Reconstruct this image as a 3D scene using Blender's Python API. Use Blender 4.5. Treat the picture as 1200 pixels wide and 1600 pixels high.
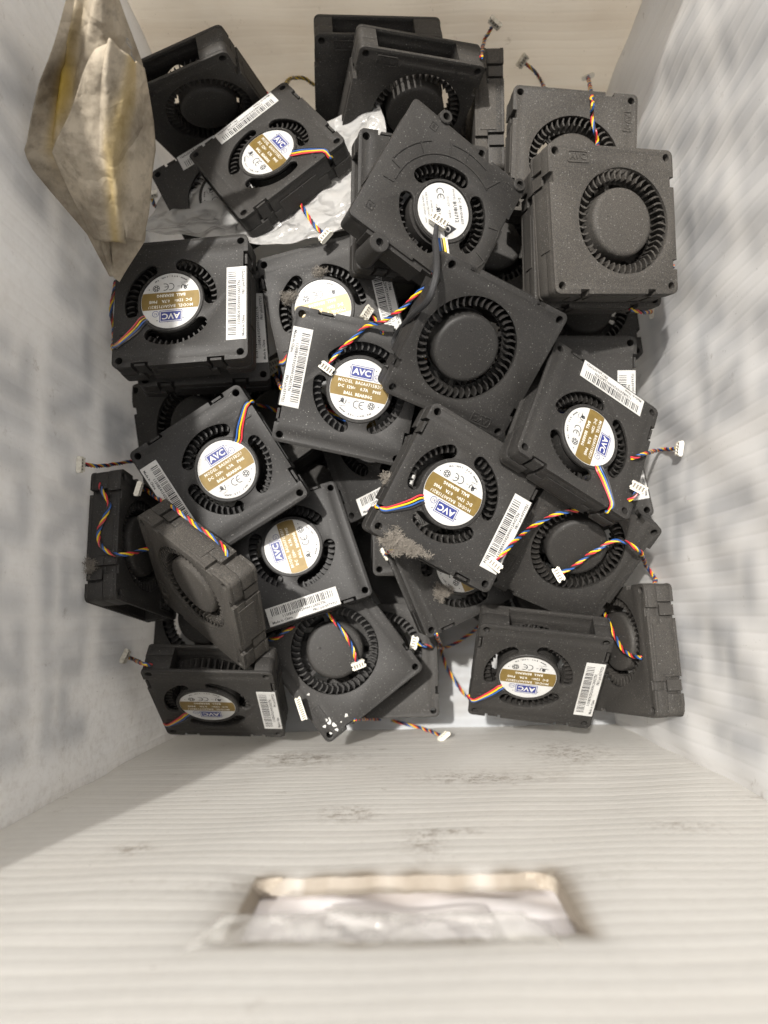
import bpy, bmesh, math, random
from mathutils import Vector, Matrix, Quaternion
random.seed(7)
for o in list(bpy.data.objects): bpy.data.objects.remove(o)
S = bpy.context.scene
COL = S.collection
R = math.radians
# ---------------------------------------------------------------- camera
CAMP = Vector((0, 0, .54))
FPX, CX, CY = 1109., 600., 800.
CAMR = Matrix(((0.99975106, 0.00314702, 0.02208886), (0, 0.990003, -0.14104641), (-0.02231191, 0.1410113, 0.98975653)))
cam = bpy.data.objects.new('camera', bpy.data.cameras.new('camera')); COL.objects.link(cam)
cam.matrix_world = Matrix.Translation(CAMP) @ CAMR.to_4x4()
cam.data.sensor_fit = 'AUTO'; cam.data.sensor_width = 36; cam.data.lens = FPX / 1600 * 36
cam.data.clip_start = .005; cam.data.clip_end = 200
cam.data.dof.use_dof = True; cam.data.dof.focus_distance = .372; cam.data.dof.aperture_fstop = 7.5
S.camera = cam
# ---------------------------------------------------------------- sky, sun, exposure
SUN_TRAVEL = Vector((.25, -.23, -1)).normalized()
elev = math.asin(-SUN_TRAVEL.z); rot = math.atan2(-SUN_TRAVEL.x, -SUN_TRAVEL.y)
W = bpy.data.worlds.new('World'); S.world = W; W.use_nodes = True
nt = W.node_tree
sk = nt.nodes.new('ShaderNodeTexSky'); sk.sky_type = 'NISHITA'; sk.sun_disc = False
sk.sun_elevation = elev; sk.sun_rotation = rot
hs = nt.nodes.new('ShaderNodeHueSaturation'); hs.inputs['Saturation'].default_value = .22   # hazy, nearly white sky
wm = nt.nodes.new('ShaderNodeMix'); wm.data_type = 'RGBA'; wm.blend_type = 'MULTIPLY'; wm.inputs[0].default_value = 1; wm.inputs[7].default_value = (1, .966, .915, 1)
sk.dust_density = 4; nt.links.new(sk.outputs[0], hs.inputs['Color']); nt.links.new(hs.outputs[0], wm.inputs[6])
nt.links.new(wm.outputs[2], nt.nodes['Background'].inputs[0]); nt.nodes['Background'].inputs[1].default_value = .125
sl = bpy.data.lights.new('sun', 'SUN'); sl.energy = 3.1; sl.angle = R(1.6); sl.color = (1, .96, .905)
so = bpy.data.objects.new('sun', sl); COL.objects.link(so)
so.rotation_mode = 'QUATERNION'; so.rotation_quaternion = SUN_TRAVEL.to_track_quat('-Z', 'Y')
so.location = (-.5, .3, 2)
S.view_settings.view_transform = 'Standard'; S.view_settings.look = 'None'; S.view_settings.gamma = 1
S.view_settings.exposure = .85
S.cycles.max_bounces = 10; S.cycles.diffuse_bounces = 6; S.cycles.transmission_bounces = 6; S.cycles.transparent_max_bounces = 12
# ---------------------------------------------------------------- materials
class NT:
    def __init__(s, name):
        s.m = bpy.data.materials.new(name); s.m.use_nodes = True; s.t = s.m.node_tree
        s.p = s.t.nodes['Principled BSDF']; s.out = s.t.nodes['Material Output']
    def n(s, kind, **kw):
        a = s.t.nodes.new('ShaderNode' + kind)
        for k, v in kw.items():
            if k.startswith('i_'):
                a.inputs[k[2:].replace('_', ' ')].default_value = v
            else: setattr(a, k, v)
        return a
    def l(s, a, b): s.t.links.new(a, b)
    def val(s, x, sock):
        if isinstance(x, (int, float)): sock.default_value = x
        elif isinstance(x, tuple): sock.default_value = x if len(x) == 4 else (*x, 1)
        else: s.l(x, sock)
    def coord(s): return s.n('TexCoord').outputs['Object']
    def noise(s, scale, detail=2, rough=.5, vec=None):
        a = s.n('TexNoise'); a.inputs['Scale'].default_value = scale; a.inputs['Detail'].default_value = detail
        a.inputs['Roughness'].default_value = rough; s.l(vec or s.coord(), a.inputs['Vector']); return a.outputs[0]
    def ramp(s, x, a, b, lo=0., hi=1.):
        r = s.n('MapRange'); r.inputs[1].default_value = a; r.inputs[2].default_value = b
        r.inputs[3].default_value = lo; r.inputs[4].default_value = hi; s.l(x, r.inputs[0]); return r.outputs[0]
    def math(s, op, a, b):
        m = s.n('Math', operation=op); s.val(a, m.inputs[0]); s.val(b, m.inputs[1]); return m.outputs[0]
    def mix(s, f, a, b):
        m = s.n('Mix', data_type='RGBA'); s.val(f, m.inputs[0]); s.val(a, m.inputs[6]); s.val(b, m.inputs[7]); return m.outputs[2]
    def bump(s, h, strength, dist):
        b = s.n('Bump'); b.inputs['Strength'].default_value = strength; b.inputs['Distance'].default_value = dist
        s.l(h, b.inputs['Height']); s.l(b.outputs[0], s.p.inputs['Normal'])
    def attr(s, name):
        a = s.n('Attribute', attribute_type='OBJECT', attribute_name=name); return a.outputs['Fac']
    def geo(s, name):
        a = s.n('Attribute', attribute_type='GEOMETRY', attribute_name=name); return a.outputs['Fac']
    def fin(s, col=None, rough=None, **kw):
        if col is not None: s.val(col, s.p.inputs['Base Color'])
        if rough is not None: s.val(rough, s.p.inputs['Roughness'])
        for k, v in kw.items(): s.p.inputs[k].default_value = v
        return s.m
def black_plastic(name, base, rough, edge=0.):
    k = NT(name); d = k.attr('dust')
    seed = k.n('ObjectInfo').outputs['Random']
    vec = k.n('VectorMath', operation='ADD'); k.l(k.coord(), vec.inputs[0])
    cmb = k.n('CombineXYZ'); k.l(seed, cmb.inputs[0]); k.l(seed, cmb.inputs[1]); k.l(cmb.outputs[0], vec.inputs[1]); v = vec.outputs[0]
    sp = k.ramp(k.noise(1500, 2, .6, v), .66, .74)                        # fine pale grains of dust
    big = k.n('TexVoronoi'); big.inputs['Scale'].default_value = 330; k.l(v, big.inputs['Vector'])
    bs = k.math('MULTIPLY', k.ramp(big.outputs['Distance'], .10, .04), k.ramp(k.noise(70, 2, .5, v), .5, .62))
    v2 = k.n('TexVoronoi'); v2.inputs['Scale'].default_value = 620; k.l(v, v2.inputs['Vector'])
    sx = k.n('SeparateColor'); k.l(v2.outputs['Color'], sx.inputs[0])
    grit = k.math('MULTIPLY', k.ramp(v2.outputs['Distance'], .26, .12), k.ramp(sx.outputs[0], .62, .8))
    film = k.math('MULTIPLY', k.math('MULTIPLY', k.ramp(k.noise(13, 3, .5, v), .28, .72, .25, 1), k.ramp(k.noise(1100, 3, .7, v), .1, .75)), d)
    dirt = k.ramp(k.noise(2300, 2, .7, v), .45, .62)
    c = k.mix(k.math('MULTIPLY', film, .58), base, (.125, .114, .1))
    c = k.mix(k.math('MULTIPLY', k.math('MULTIPLY', dirt, d), .22), c, (.2, .175, .14))
    amt = k.math('ADD', .35, k.math('MULTIPLY', d, .6))
    c = k.mix(k.math('MULTIPLY', sp, amt), c, (.17, .165, .155))
    c = k.mix(k.math('MULTIPLY', grit, k.math('ADD', .36, k.math('MULTIPLY', d, .4))), c, (.15, .147, .14))
    c = k.mix(k.math('MULTIPLY', bs, .8), c, (.3, .295, .28))
    k.bump(k.noise(2600, 2, .6, v), .35, .00012)
    return k.fin(c, k.ramp(film, 0, .6, rough, .85), **{'Specular IOR Level': .33})
M_CASE = black_plastic('black_moulded_plastic', (.0115, .0115, .0118), .5)
M_IMP = black_plastic('impeller_plastic', (.006, .006, .0065), .44)
def paper(name, base, rough):
    k = NT(name); vec = k.n('VectorMath', operation='ADD'); k.l(k.coord(), vec.inputs[0]); k.l(k.n('ObjectInfo').outputs['Random'], vec.inputs[1]); v = vec.outputs[0]
    c = k.mix(k.ramp(k.noise(900, 3, .6, v), .6, .75), base, (.3, .28, .25))
    c = k.mix(k.math('MULTIPLY', k.ramp(k.noise(75, 5, .7, v), .5, .75), .55), c, (.34, .315, .275))
    return k.fin(c, rough)
M_WHITE = paper('label_white', (.50, .50, .488), .42)
k = NT('label_gold'); M_GOLD = k.fin(k.mix(k.ramp(k.noise(300, 3), .3, .8), (.20, .135, .036), (.15, .10, .026)), .4, Metallic=.2)
M_BLUE = NT('ink_blue').fin((.022, .032, .17), .45)
M_INK = NT('ink_black').fin((.02, .02, .022), .5)
M_WINK = NT('ink_white').fin((.62, .61, .56), .45)
M_PAPER = paper('sticker_paper', (.50, .497, .48), .6)
k = NT('worn_lip'); M_LIP = k.fin(k.mix(k.ramp(k.noise(220, 5, .7), .35, .65), (.44, .39, .32), (.25, .21, .165)), .8)
def wire(name, c):
    k = NT(name); d = k.ramp(k.noise(260, 3), .45, .8)
    return k.fin(k.mix(k.math('MULTIPLY', d, k.attr('dust')), c, (.16, .13, .1)), .38)
M_W = [wire('wire_red', (.52, .03, .045)), wire('wire_yellow', (.68, .47, .012)), wire('wire_blue', (.025, .095, .33)), wire('wire_black', (.014, .014, .016))]
k = NT('connector_nylon'); M_CONN = k.fin(k.mix(k.math('MULTIPLY', k.attr('dust'), k.ramp(k.noise(500, 3), .3, .7)), (.75, .72, .63), (.36, .32, .25)), .45, **{'Subsurface Weight': .0})
M_PIN = NT('connector_gap').fin((.2, .185, .16), .6)
M_SLEEVE = NT('black_sleeve'); M_SLEEVE.bump(M_SLEEVE.noise(1200, 2), .6, .0003); M_SLEEVE = M_SLEEVE.fin((.02, .02, .021), .6)
k = NT('grey_lint'); M_LINT = k.fin(k.mix(k.noise(400, 3), (.28, .255, .22), (.15, .132, .11)), .95)
def coroplast(name, base, dirtcol, dirt, streak, thru=.3):
    k = NT(name); v = k.coord()
    mp = k.n('Mapping'); mp.inputs['Scale'].default_value = streak; k.l(v, mp.inputs['Vector'])
    st = k.noise(60, 4, .6, mp.outputs[0])
    blot = k.noise(14, 5, .62)
    speck = k.math('MULTIPLY', k.ramp(k.noise(520, 3, .7), .66, .76), k.ramp(k.noise(28, 3), .45, .65))
    c = k.mix(k.math('MULTIPLY', k.ramp(st, .42, .8), dirt), base, dirtcol)
    c = k.mix(k.math('MULTIPLY', k.ramp(blot, .48, .78), dirt), c, dirtcol)
    c = k.mix(k.math('MULTIPLY', k.ramp(k.noise(48, 6, .75), .63, .72), .45), c, (.27, .22, .17))
    c = k.mix(k.math('MULTIPLY', speck, .75), c, (.14, .115, .09))
    c = k.mix(k.geo('print'), c, (.36, .375, .40))
    c = k.mix(k.geo('grime'), c, (.33, .275, .21))
    c = k.mix(k.math('MULTIPLY', k.geo('scuff'), k.ramp(k.noise(190, 6, .8), .46, .66)), c, (.27, .22, .17))
    k.bump(k.noise(300, 3, .5), .12, .0003)
    p = k.fin(c, k.ramp(blot, .3, .7, .34, .55), **{'Specular IOR Level': .4})
    tr = k.n('BsdfTranslucent'); k.l(c, tr.inputs['Color'])
    mx = k.n('MixShader'); mx.inputs[0].default_value = thru
    k.l(k.p.outputs[0], mx.inputs[1]); k.l(tr.outputs[0], mx.inputs[2]); k.l(mx.outputs[0], k.out.inputs[0])
    return p
M_SIDE = coroplast('white_fluted_plastic', (.86, .855, .845), (.70, .67, .62), .3, (1, 1, .04), .36)
M_END = coroplast('dusty_fluted_plastic', (.84, .825, .79), (.74, .70, .64), .16, (.02, 1, 1), .35)
M_BACK = coroplast('beige_fluted_plastic', (.88, .84, .77), (.70, .63, .54), .45, (.02, 1, 1), .5)
M_FLOOR = coroplast('bottom_plastic', (.50, .52, .54), (.33, .3, .26), .7, (.1, 1, 1))
k = NT('concrete'); M_GROUND = k.fin(k.mix(k.noise(9, 6, .6), (.30, .28, .25), (.2, .185, .165)), .85)
k = NT('outer_paper'); M_OUTP = k.fin(k.mix(k.ramp(k.noise(60, 4), .4, .75), (.90, .86, .85), (.80, .75, .73)), .7)
def film(name, tint, trans, rough, dirtamt):
    k = NT(name)
    n1 = k.noise(55, 5, .65)
    c = k.mix(k.math('MULTIPLY', k.ramp(n1, .4, .75), dirtamt), tint, (.4, .35, .28))
    k.fin(c, rough, **{'Specular IOR Level': .6})
    vo = k.n('TexVoronoi', feature='DISTANCE_TO_EDGE'); vo.inputs['Scale'].default_value = 42
    dv = k.n('VectorMath', operation='ADD'); k.l(k.coord(), dv.inputs[0]); nz = k.n('TexNoise'); nz.inputs['Scale'].default_value = 60; k.l(k.coord(), nz.inputs['Vector'])
    ds = k.n('VectorMath', operation='SCALE'); ds.inputs['Scale'].default_value = .02; k.l(nz.outputs['Color'], ds.inputs[0]); k.l(ds.outputs[0], dv.inputs[1]); k.l(dv.outputs[0], vo.inputs['Vector'])
    k.bump(k.math('ADD', k.ramp(vo.outputs['Distance'], 0, .16), k.math('MULTIPLY', k.noise(130, 4, .6), .5)), .8, .0028)
    tr = k.n('BsdfTransparent'); tl = k.n('BsdfTranslucent'); k.l(c, tl.inputs['Color'])
    a = k.n('MixShader'); a.inputs[0].default_value = .4; k.l(k.p.outputs[0], a.inputs[1]); k.l(tl.outputs[0], a.inputs[2])
    b = k.n('MixShader'); k.l(k.ramp(n1, .3, .75, trans, trans * .45), b.inputs[0]); k.l(a.outputs[0], b.inputs[1]); k.l(tr.outputs[0], b.inputs[2])
    k.l(b.outputs[0], k.out.inputs[0]); return k.m
M_BAG = film('clear_bag_film', (.74, .735, .72), .48, .12, .3)
M_TAPE = film('clear_tape', (.70, .69, .66), .84, .07, .25)
k = NT('stained_bag'); n1 = k.noise(26, 5, .65); n2 = k.noise(150, 5, .7)
c = k.mix(k.ramp(n1, .42, .68), (.60, .53, .42), (.23, .19, .14))
c = k.mix(k.math('MULTIPLY', k.ramp(n2, .5, .72), .6), c, (.24, .2, .155))
c = k.mix(k.math('MULTIPLY', k.geo('stain'), .85), c, (.58, .40, .05))
vo = k.n('TexVoronoi', feature='DISTANCE_TO_EDGE'); vo.inputs['Scale'].default_value = 30
dv = k.n('VectorMath', operation='ADD'); k.l(k.coord(), dv.inputs[0]); nz = k.n('TexNoise'); nz.inputs['Scale'].default_value = 40; nz.inputs['Detail'].default_value = 3; k.l(k.coord(), nz.inputs['Vector'])
ds = k.n('VectorMath', operation='SCALE'); ds.inputs['Scale'].default_value = .03; k.l(nz.outputs['Color'], ds.inputs[0]); k.l(ds.outputs[0], dv.inputs[1]); k.l(dv.outputs[0], vo.inputs['Vector'])
k.bump(k.math('ADD', k.ramp(vo.outputs['Distance'], 0, .14), k.noise(180, 4)), .5, .0016); k.fin(c, .6, **{'Specular IOR Level': .15})
tl = k.n('BsdfTranslucent'); k.l(c, tl.inputs['Color']); mx = k.n('MixShader'); mx.inputs[0].default_value = .35
k.l(k.p.outputs[0], mx.inputs[1]); k.l(tl.outputs[0], mx.inputs[2]); k.l(mx.outputs[0], k.out.inputs[0]); M_STAIN = k.m
M_FADED = NT('faded_print').fin((.2, .2, .2), .6)
# ---------------------------------------------------------------- mesh helpers
mm = .001
class MB:
    def __init__(s): s.v = []; s.f = []
    def add(s, vs, fs):
        b = len(s.v); s.v += [tuple(x) for x in vs]; s.f += [tuple(i + b for i in f) for f in fs]; return s
    def box(s, c, d, M=None):
        vs = [Vector((c[0] + i * d[0] / 2, c[1] + j * d[1] / 2, c[2] + l * d[2] / 2)) for i in (-1, 1) for j in (-1, 1) for l in (-1, 1)]
        if M: vs = [M @ x for x in vs]
        return s.add(vs, [(0, 1, 3, 2), (4, 6, 7, 5), (0, 4, 5, 1), (2, 3, 7, 6), (0, 2, 6, 4), (1, 5, 7, 3)])
    def lathe(s, prof, c=(0, 0), n=48, close=False):
        m = len(prof); vs = []; fs = []
        for i in range(n):
            a = 2 * math.pi * i / n
            vs += [(c[0] + r * math.cos(a), c[1] + r * math.sin(a), z) for r, z in prof]
        for i in range(n):
            j = (i + 1) % n
            for q in range(m - (0 if close else 1)):
                q2 = (q + 1) % m; fs.append((i * m + q, j * m + q, j * m + q2, i * m + q2))
        return s.add(vs, fs)
    def mesh(s, name, mat, smooth=35, scale=mm):
        me = bpy.data.meshes.new(name); me.from_pydata([(x * scale, y * scale, z * scale) for x, y, z in s.v], [], s.f)
        me.validate(); me.update()
        bm = bmesh.new(); bm.from_mesh(me); bmesh.ops.remove_doubles(bm, verts=bm.verts, dist=1e-7)
        bmesh.ops.recalc_face_normals(bm, faces=bm.faces); bm.to_mesh(me); bm.free()
        if mat: me.materials.append(mat)
        if smooth:
            me.polygons.foreach_set('use_smooth', [True] * len(me.polygons)); me.set_sharp_from_angle(angle=R(smooth))
        return me
def curve_mesh(cu):
    o = bpy.data.objects.new('temp', cu); COL.objects.link(o)
    dg = bpy.context.evaluated_depsgraph_get(); e = o.evaluated_get(dg); me = e.to_mesh()
    v = [tuple(x.co) for x in me.vertices]; f = [tuple(p.vertices) for p in me.polygons]
    e.to_mesh_clear(); bpy.data.objects.remove(o); bpy.data.curves.remove(cu); return v, f
def plate(mb, loops, z0, z1, bev=.3):
    cu = bpy.data.curves.new('outline', 'CURVE'); cu.dimensions = '2D'; cu.fill_mode = 'BOTH'
    cu.extrude = (z1 - z0) / 2 - bev; cu.bevel_depth = bev; cu.bevel_resolution = 1; cu.offset = -bev
    for lp in loops:
        sp = cu.splines.new('POLY'); sp.points.add(len(lp) - 1); sp.use_cyclic_u = True
        for p, q in zip(sp.points, lp): p.co = (q[0], q[1], 0, 1)
    v, f = curve_mesh(cu); zc = (z0 + z1) / 2
    mb.add([(x, y, z + zc) for x, y, z in v], f)
def text(s, size, res=2, ext=0., align='CENTER', bold=0.):
    cu = bpy.data.curves.new('lettering', 'FONT'); cu.body = s; cu.size = size; cu.resolution_u = res; cu.extrude = ext
    cu.align_x = align; cu.align_y = 'CENTER'; cu.offset = bold; return curve_mesh(cu)
def put(mb, tf, pos, ang=0., sx=1., z=0., flip=False):
    v, f = tf; c, s_ = math.cos(R(ang)), math.sin(R(ang)); out = []
    for x, y, w in v:
        x *= sx
        a, b = x * c - y * s_, x * s_ + y * c
        out.append((pos[0] + a, pos[1] + (-b if flip else b), z + (-w if flip else w)))
    mb.add(out, f)
def circ(c, r, n=24): return [(c[0] + r * math.cos(2 * math.pi * i / n), c[1] + r * math.sin(2 * math.pi * i / n)) for i in range(n)]
def arcslot(c, r0, r1, a0, a1, n=18):
    rm, w = (r0 + r1) / 2, (r1 - r0) / 2; d = math.degrees(w / rm); a0 += d; a1 -= d; P = []
    P += [(c[0] + r1 * math.cos(R(a0 + (a1 - a0) * i / n)), c[1] + r1 * math.sin(R(a0 + (a1 - a0) * i / n))) for i in range(n + 1)]
    e = (c[0] + rm * math.cos(R(a1)), c[1] + rm * math.sin(R(a1)))
    P += [(e[0] + w * math.cos(R(a1 + t)), e[1] + w * math.sin(R(a1 + t))) for t in range(22, 180, 22)]
    P += [(c[0] + r0 * math.cos(R(a1 + (a0 - a1) * i / n)), c[1] + r0 * math.sin(R(a1 + (a0 - a1) * i / n))) for i in range(n + 1)]
    e = (c[0] + rm * math.cos(R(a0)), c[1] + rm * math.sin(R(a0)))
    P += [(e[0] + w * math.cos(R(a0 + 180 + t)), e[1] + w * math.sin(R(a0 + 180 + t))) for t in range(22, 180, 22)]
    return P
def outline(hs, r, notches, skip_bottom=None):
    """rounded square counter-clockwise from the bottom edge; notches = {edge: [(pos, width, depth)]}, edges 0 bottom 1 right 2 top 3 left"""
    P = []
    for e in range(4):
        th = e * 90; c, s_ = math.cos(R(th)), math.sin(R(th))
        L = [(-hs + r, -hs)]
        for p, w, d in sorted(notches.get(e, [])):
            L += [(p - w / 2, -hs), (p - w / 2, -hs + d), (p + w / 2, -hs + d), (p + w / 2, -hs)]
        L.append((hs - r, -hs))
        L += [(hs - r + r * math.cos(R(-90 + t)), -hs + r + r * math.sin(R(-90 + t))) for t in (18, 36, 54, 72)]
        if e == 0 and skip_bottom: L = [q for q in L if q[0] >= skip_bottom[1]]; L = [(skip_bottom[1], -hs)] + L
        P += [(x * c - y * s_, x * s_ + y * c) for x, y in L]
    return P
def link(name, me, parent=None, **props):
    o = bpy.data.objects.new(name, me); COL.objects.link(o)
    if parent: o.parent = parent
    for a, b in props.items(): o[a] = b
    return o
# ---------------------------------------------------------------- poses: position, rotation (w, x, y, z)
POSES = {
 'T1': ((-0.01455, 0.32812, 0.13572), (0.60258, -0.79602, 0.01198, 0.05568)),
 'T2': ((0.00422, 0.31002, 0.14331), (0.61282, -0.77704, 0.06945, 0.12588)),
 'T3': ((0.05495, 0.31165, 0.10711), (0.4547, 0.53586, 0.47183, 0.53244)),
 'UL': ((-0.12604, 0.32163, 0.13272), (0.71017, -0.68466, -0.16159, -0.02804)),
 'F2': ((-0.07756, 0.27078, 0.14759), (0.87545, -0.03567, -0.17026, -0.45091)),
 'UL2': ((-0.11009, 0.26754, 0.11685), (0.85631, 0.0206, -0.06822, -0.51152)),
 'URb': ((0.10279, 0.26998, 0.14491), (0.00339, -0.69221, 0.71843, 0.06855)),
 'UR': ((0.10962, 0.20363, 0.18529), (0.09902, -0.98119, -0.05085, 0.15771)),
 'URu': ((0.10838, 0.20693, 0.16165), (0.10694, -0.98984, -0.02839, 0.0893)),
 'DE': ((0.01863, 0.21441, 0.1877), (0.95012, 0.01227, 0.20486, -0.23486)),
 'DU2': ((0.01129, 0.22369, 0.16706), (0.69723, -0.03469, 0.17043, -0.69543)),
 'L': ((-0.11896, 0.16887, 0.1656), (0.02389, 0.02976, -0.04398, -0.9983)),
 'Lu': ((-0.11707, 0.16796, 0.13771), (0.05038, -0.07574, -0.01555, -0.99573)),
 'C1': ((-0.03819, 0.1773, 0.14193), (0.11146, 0.03773, 0.07632, -0.99012)),
 'F5': ((-0.0276, 0.12627, 0.15249), (0.984, 0.14214, 0.02553, -0.10432)),
 'F6': ((0.03831, 0.13934, 0.1766), (0.17625, -0.18581, -0.92778, -0.27135)),
 'R': ((0.09992, 0.09714, 0.15801), (0.52202, -0.21422, 0.06219, -0.82325)),
 'Ru': ((0.10246, 0.12586, 0.12465), (0.01036, -0.05386, 0.09654, -0.99382)),
 'M': ((0.02989, 0.06069, 0.16326), (0.22983, 0.16653, -0.04915, 0.95762)),
 'RB': ((0.09999, 0.03731, 0.11938), (0.25231, -0.814, -0.50477, -0.13767)),
 'BR': ((0.08199, -0.03245, 0.10173), (0.04237, -0.04351, -0.34904, 0.93514)),
 'BL': ((-0.10966, -0.04781, 0.1001), (0.01054, -0.00087, -0.44917, 0.89339)),
 'FC': ((-0.03804, -0.02679, 0.08198), (0.04907, -0.44244, -0.89545, 0.00184)),
 'FU': ((-0.0121, -0.03163, 0.04467), (0.01488, 0.69748, 0.71643, 0.00544)),
 'CL': ((-0.06407, 0.03378, 0.10594), (0.5805, 0.0109, 0.06974, 0.8112)),
 'F': ((-0.1031, 0.07994, 0.13633), (0.95594, 0.09962, -0.02298, 0.27518)),
 'N': ((-0.00998, 0.10235, 0.11631), (0.54811, -0.17169, -0.20645, 0.79213)),
 'P': ((0.03343, 0.03484, 0.09983), (0.83099, -0.02932, 0.13401, -0.53911)),
 'Q': ((0.01936, 0.06173, 0.08191), (0.0493, -0.9973, -0.00172, 0.05448)),
 'LF': ((-0.1576, 0.03748, 0.12015), (0.65693, -0.02796, -0.74766, 0.09304)),
 'DU': ((-0.10792, 0.01527, 0.14712), (0.08029, -0.7163, -0.47956, -0.50049)),
 'RS': ((0.14044, -0.02247, 0.09244), (0.44485, 0.53464, 0.57843, 0.42625)),
 'LL': ((-0.1304, 0.11607, 0.10551), (0.01289, -0.97691, -0.09247, -0.19215)),
 'b0': ((-0.08582, 0.12762, 0.07684), (0.11383, 0.93275, 0.33781, -0.05398)),
 'b1': ((-0.01004, 0.21889, 0.09029), (0.00452, 0.99536, 0.09405, -0.01968)),
 'b2': ((0.05855, 0.22807, 0.10746), (0.00133, -0.81942, -0.57319, 0.00184)),
 'b3': ((0.11654, 0.1976, 0.08971), (0.00351, 0.99902, 0.04364, 0.00643)),
 'b4': ((-0.06237, 0.07687, 0.0704), (0.13568, 0.83055, 0.53124, -0.09773)),
 'b5': ((0.1153, 0.0907, 0.09), (0.08716, 0.0, 0.0, -0.99619)),
 'b6': ((-0.06166, 0.00372, 0.06496), (0.0223, -0.64022, -0.76711, 0.03421)),
 'b7': ((0.00748, 0.3008, 0.08776), (0.04591, 0.99841, 0.00223, -0.03275)),
 'b8': ((0.02951, 0.14951, 0.06), (0.0, 0.95882, 0.28402, -0.0)),
 'BLu': ((-0.12659, -0.00305, 0.05276), (0.05034, -0.01002, -0.99858, 0.01457)),
 'b9': ((0.01013, 0.04235, 0.02853), (0.0197, -0.96699, -0.2533, -0.01934)),
 'b10': ((0.09491, 0.00997, 0.03488), (0.00265, -0.90321, -0.42919, 0.00124)),
}
# ---------------------------------------------------------------- blower fan: shared meshes (mm; label side is +z, air outlet is -y)
HUB = (5.5, 0)
NA = {0: [], 1: [(-23, 9.5, 2.5), (24.5, 3.2, 3.4)], 2: [(20, 9.5, 2.5), (-22, 9.5, 2.5)], 3: [(22, 9.5, 2.5)]}
NB = {0: [], 1: [(-21, 5, 2.3), (22, 5, 2.3)], 2: [(20, 5, 2.3), (-21, 5, 2.3)], 3: [(20.5, 5, 2.3)]}
HOLES = [circ((sx * 33.4, sy * 33.4), 2.0, 18) for sx in (-1, 1) for sy in (-1, 1)]
def volute(out):
    P = list(out) + [(-27, -2)]
    P += [(HUB[0] + 29.2 * math.cos(R(a)), 29.2 * math.sin(R(a))) for a in range(180, -56, -6)]
    P += [(21, -26)]
    return P
def wall_loop(hs, notches):
    o = outline(hs, 3.4, notches)
    o = [p for p in o if not (p[1] < -hs + .01 and p[0] < 21)]
    L = [(21, -hs)] + o + [(-hs + 3.4, -hs), (-27, -hs)]
    return L
mb = MB()
SLOTS = [arcslot(HUB, 18.7, 25.9, 52, 149), arcslot(HUB, 18.7, 25.9, 171, 264), arcslot(HUB, 18.7, 25.9, -68, 22)]
plate(mb, [outline(37.5, 3.4, NA)] + SLOTS + HOLES, 7.2, 9, .22)
def corner_part(z0, z1, hs, notches):
    loop = volute(wall_loop(hs, notches)); loop = [(x, max(y, -hs)) for x, y in loop]
    plate(mb, [loop] + HOLES, z0, z1, .12)
corner_part(-1.2, 7.25, 37.3, NA)
for x, y, a in ((-20, 36.4, 0), (22, 36.4, 0), (36.4, -23, 90), (-36.4, -22, 90)):
    d = (6, 1.3, 9) if a == 0 else (1.3, 6, 9)
    mb.box((x, y, 4.1), d)
mb.lathe([(16.9, 8.9), (16.9, 9.75), (18.2, 9.75), (18.5, 9.4), (18.5, 7.2)], HUB, 56)
mb.box((29.5, 18.3, 9.25), (9, .8, .7), Matrix.Rotation(0, 4, 'Z'))
ME_COVER = mb.mesh('cover', M_CASE)
mb = MB()
plate(mb, [outline(37.5, 3.4, NB), circ(HUB, 27.4, 64)] + HOLES, -9, -7.2, .3)
corner_part(-7.25, -1.5, 37.5, NB)
mb.lathe([(27.2, -8.9), (27.2, -7), (28.4, -7), (28.4, -8.9)], HUB, 64, True)
# raised panel on the long sides, a shelf inside the outlet
mb.box((0, 37.65, -1.2), (28, .5, 10)); mb.box((37.6, 0, -1.6), (.5, 26, 9)); mb.box((-37.6, 1, -1.6), (.5, 28, 9))
ME_BASE = mb.mesh('base', M_CASE)
mb = MB()   # moulded lettering and arrow on the intake side
fr = outline(1, .3, {}); 
def rr(w, h, r):
    return [(cx + r * math.cos(R(t)), cy + r * math.sin(R(t))) for cx, cy, t0 in ((w / 2 - r, -h / 2 + r, -90), (w / 2 - r, h / 2 - r, 0), (-w / 2 + r, h / 2 - r, 90), (-w / 2 + r, -h / 2 + r, 180)) for t in range(t0, t0 + 91, 30)]
t = MB(); plate(t, [rr(12.4, 6.0, 1), rr(11.0, 4.6, .7)], 0, .8, .1)
mb.add([(x - 20.5, -y - 31.2, -8.9 - z * .7) for x, y, z in t.v], t.f)
put(mb, text('AVC', 4.4, 2, .3, 'CENTER', .12), (-20.5, -31.2), 0, 1.05, -9.1, True)
put(mb, ([(-1.4, 0, .12), (1.4, 0, .12), (0, 1.8, .12), (-.5, -2.6, .12), (.5, -2.6, .12), (.5, 0, .12), (-.5, 0, .12)], [(0, 1, 2), (3, 4, 5, 6)]), (21, -31.5), 0, 1, -9.05, True)
ME_EMB = mb.mesh('moulded_print', M_CASE, 0)
mb = MB(); NBL = 44   # impeller: curved blades joined by a ring
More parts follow.
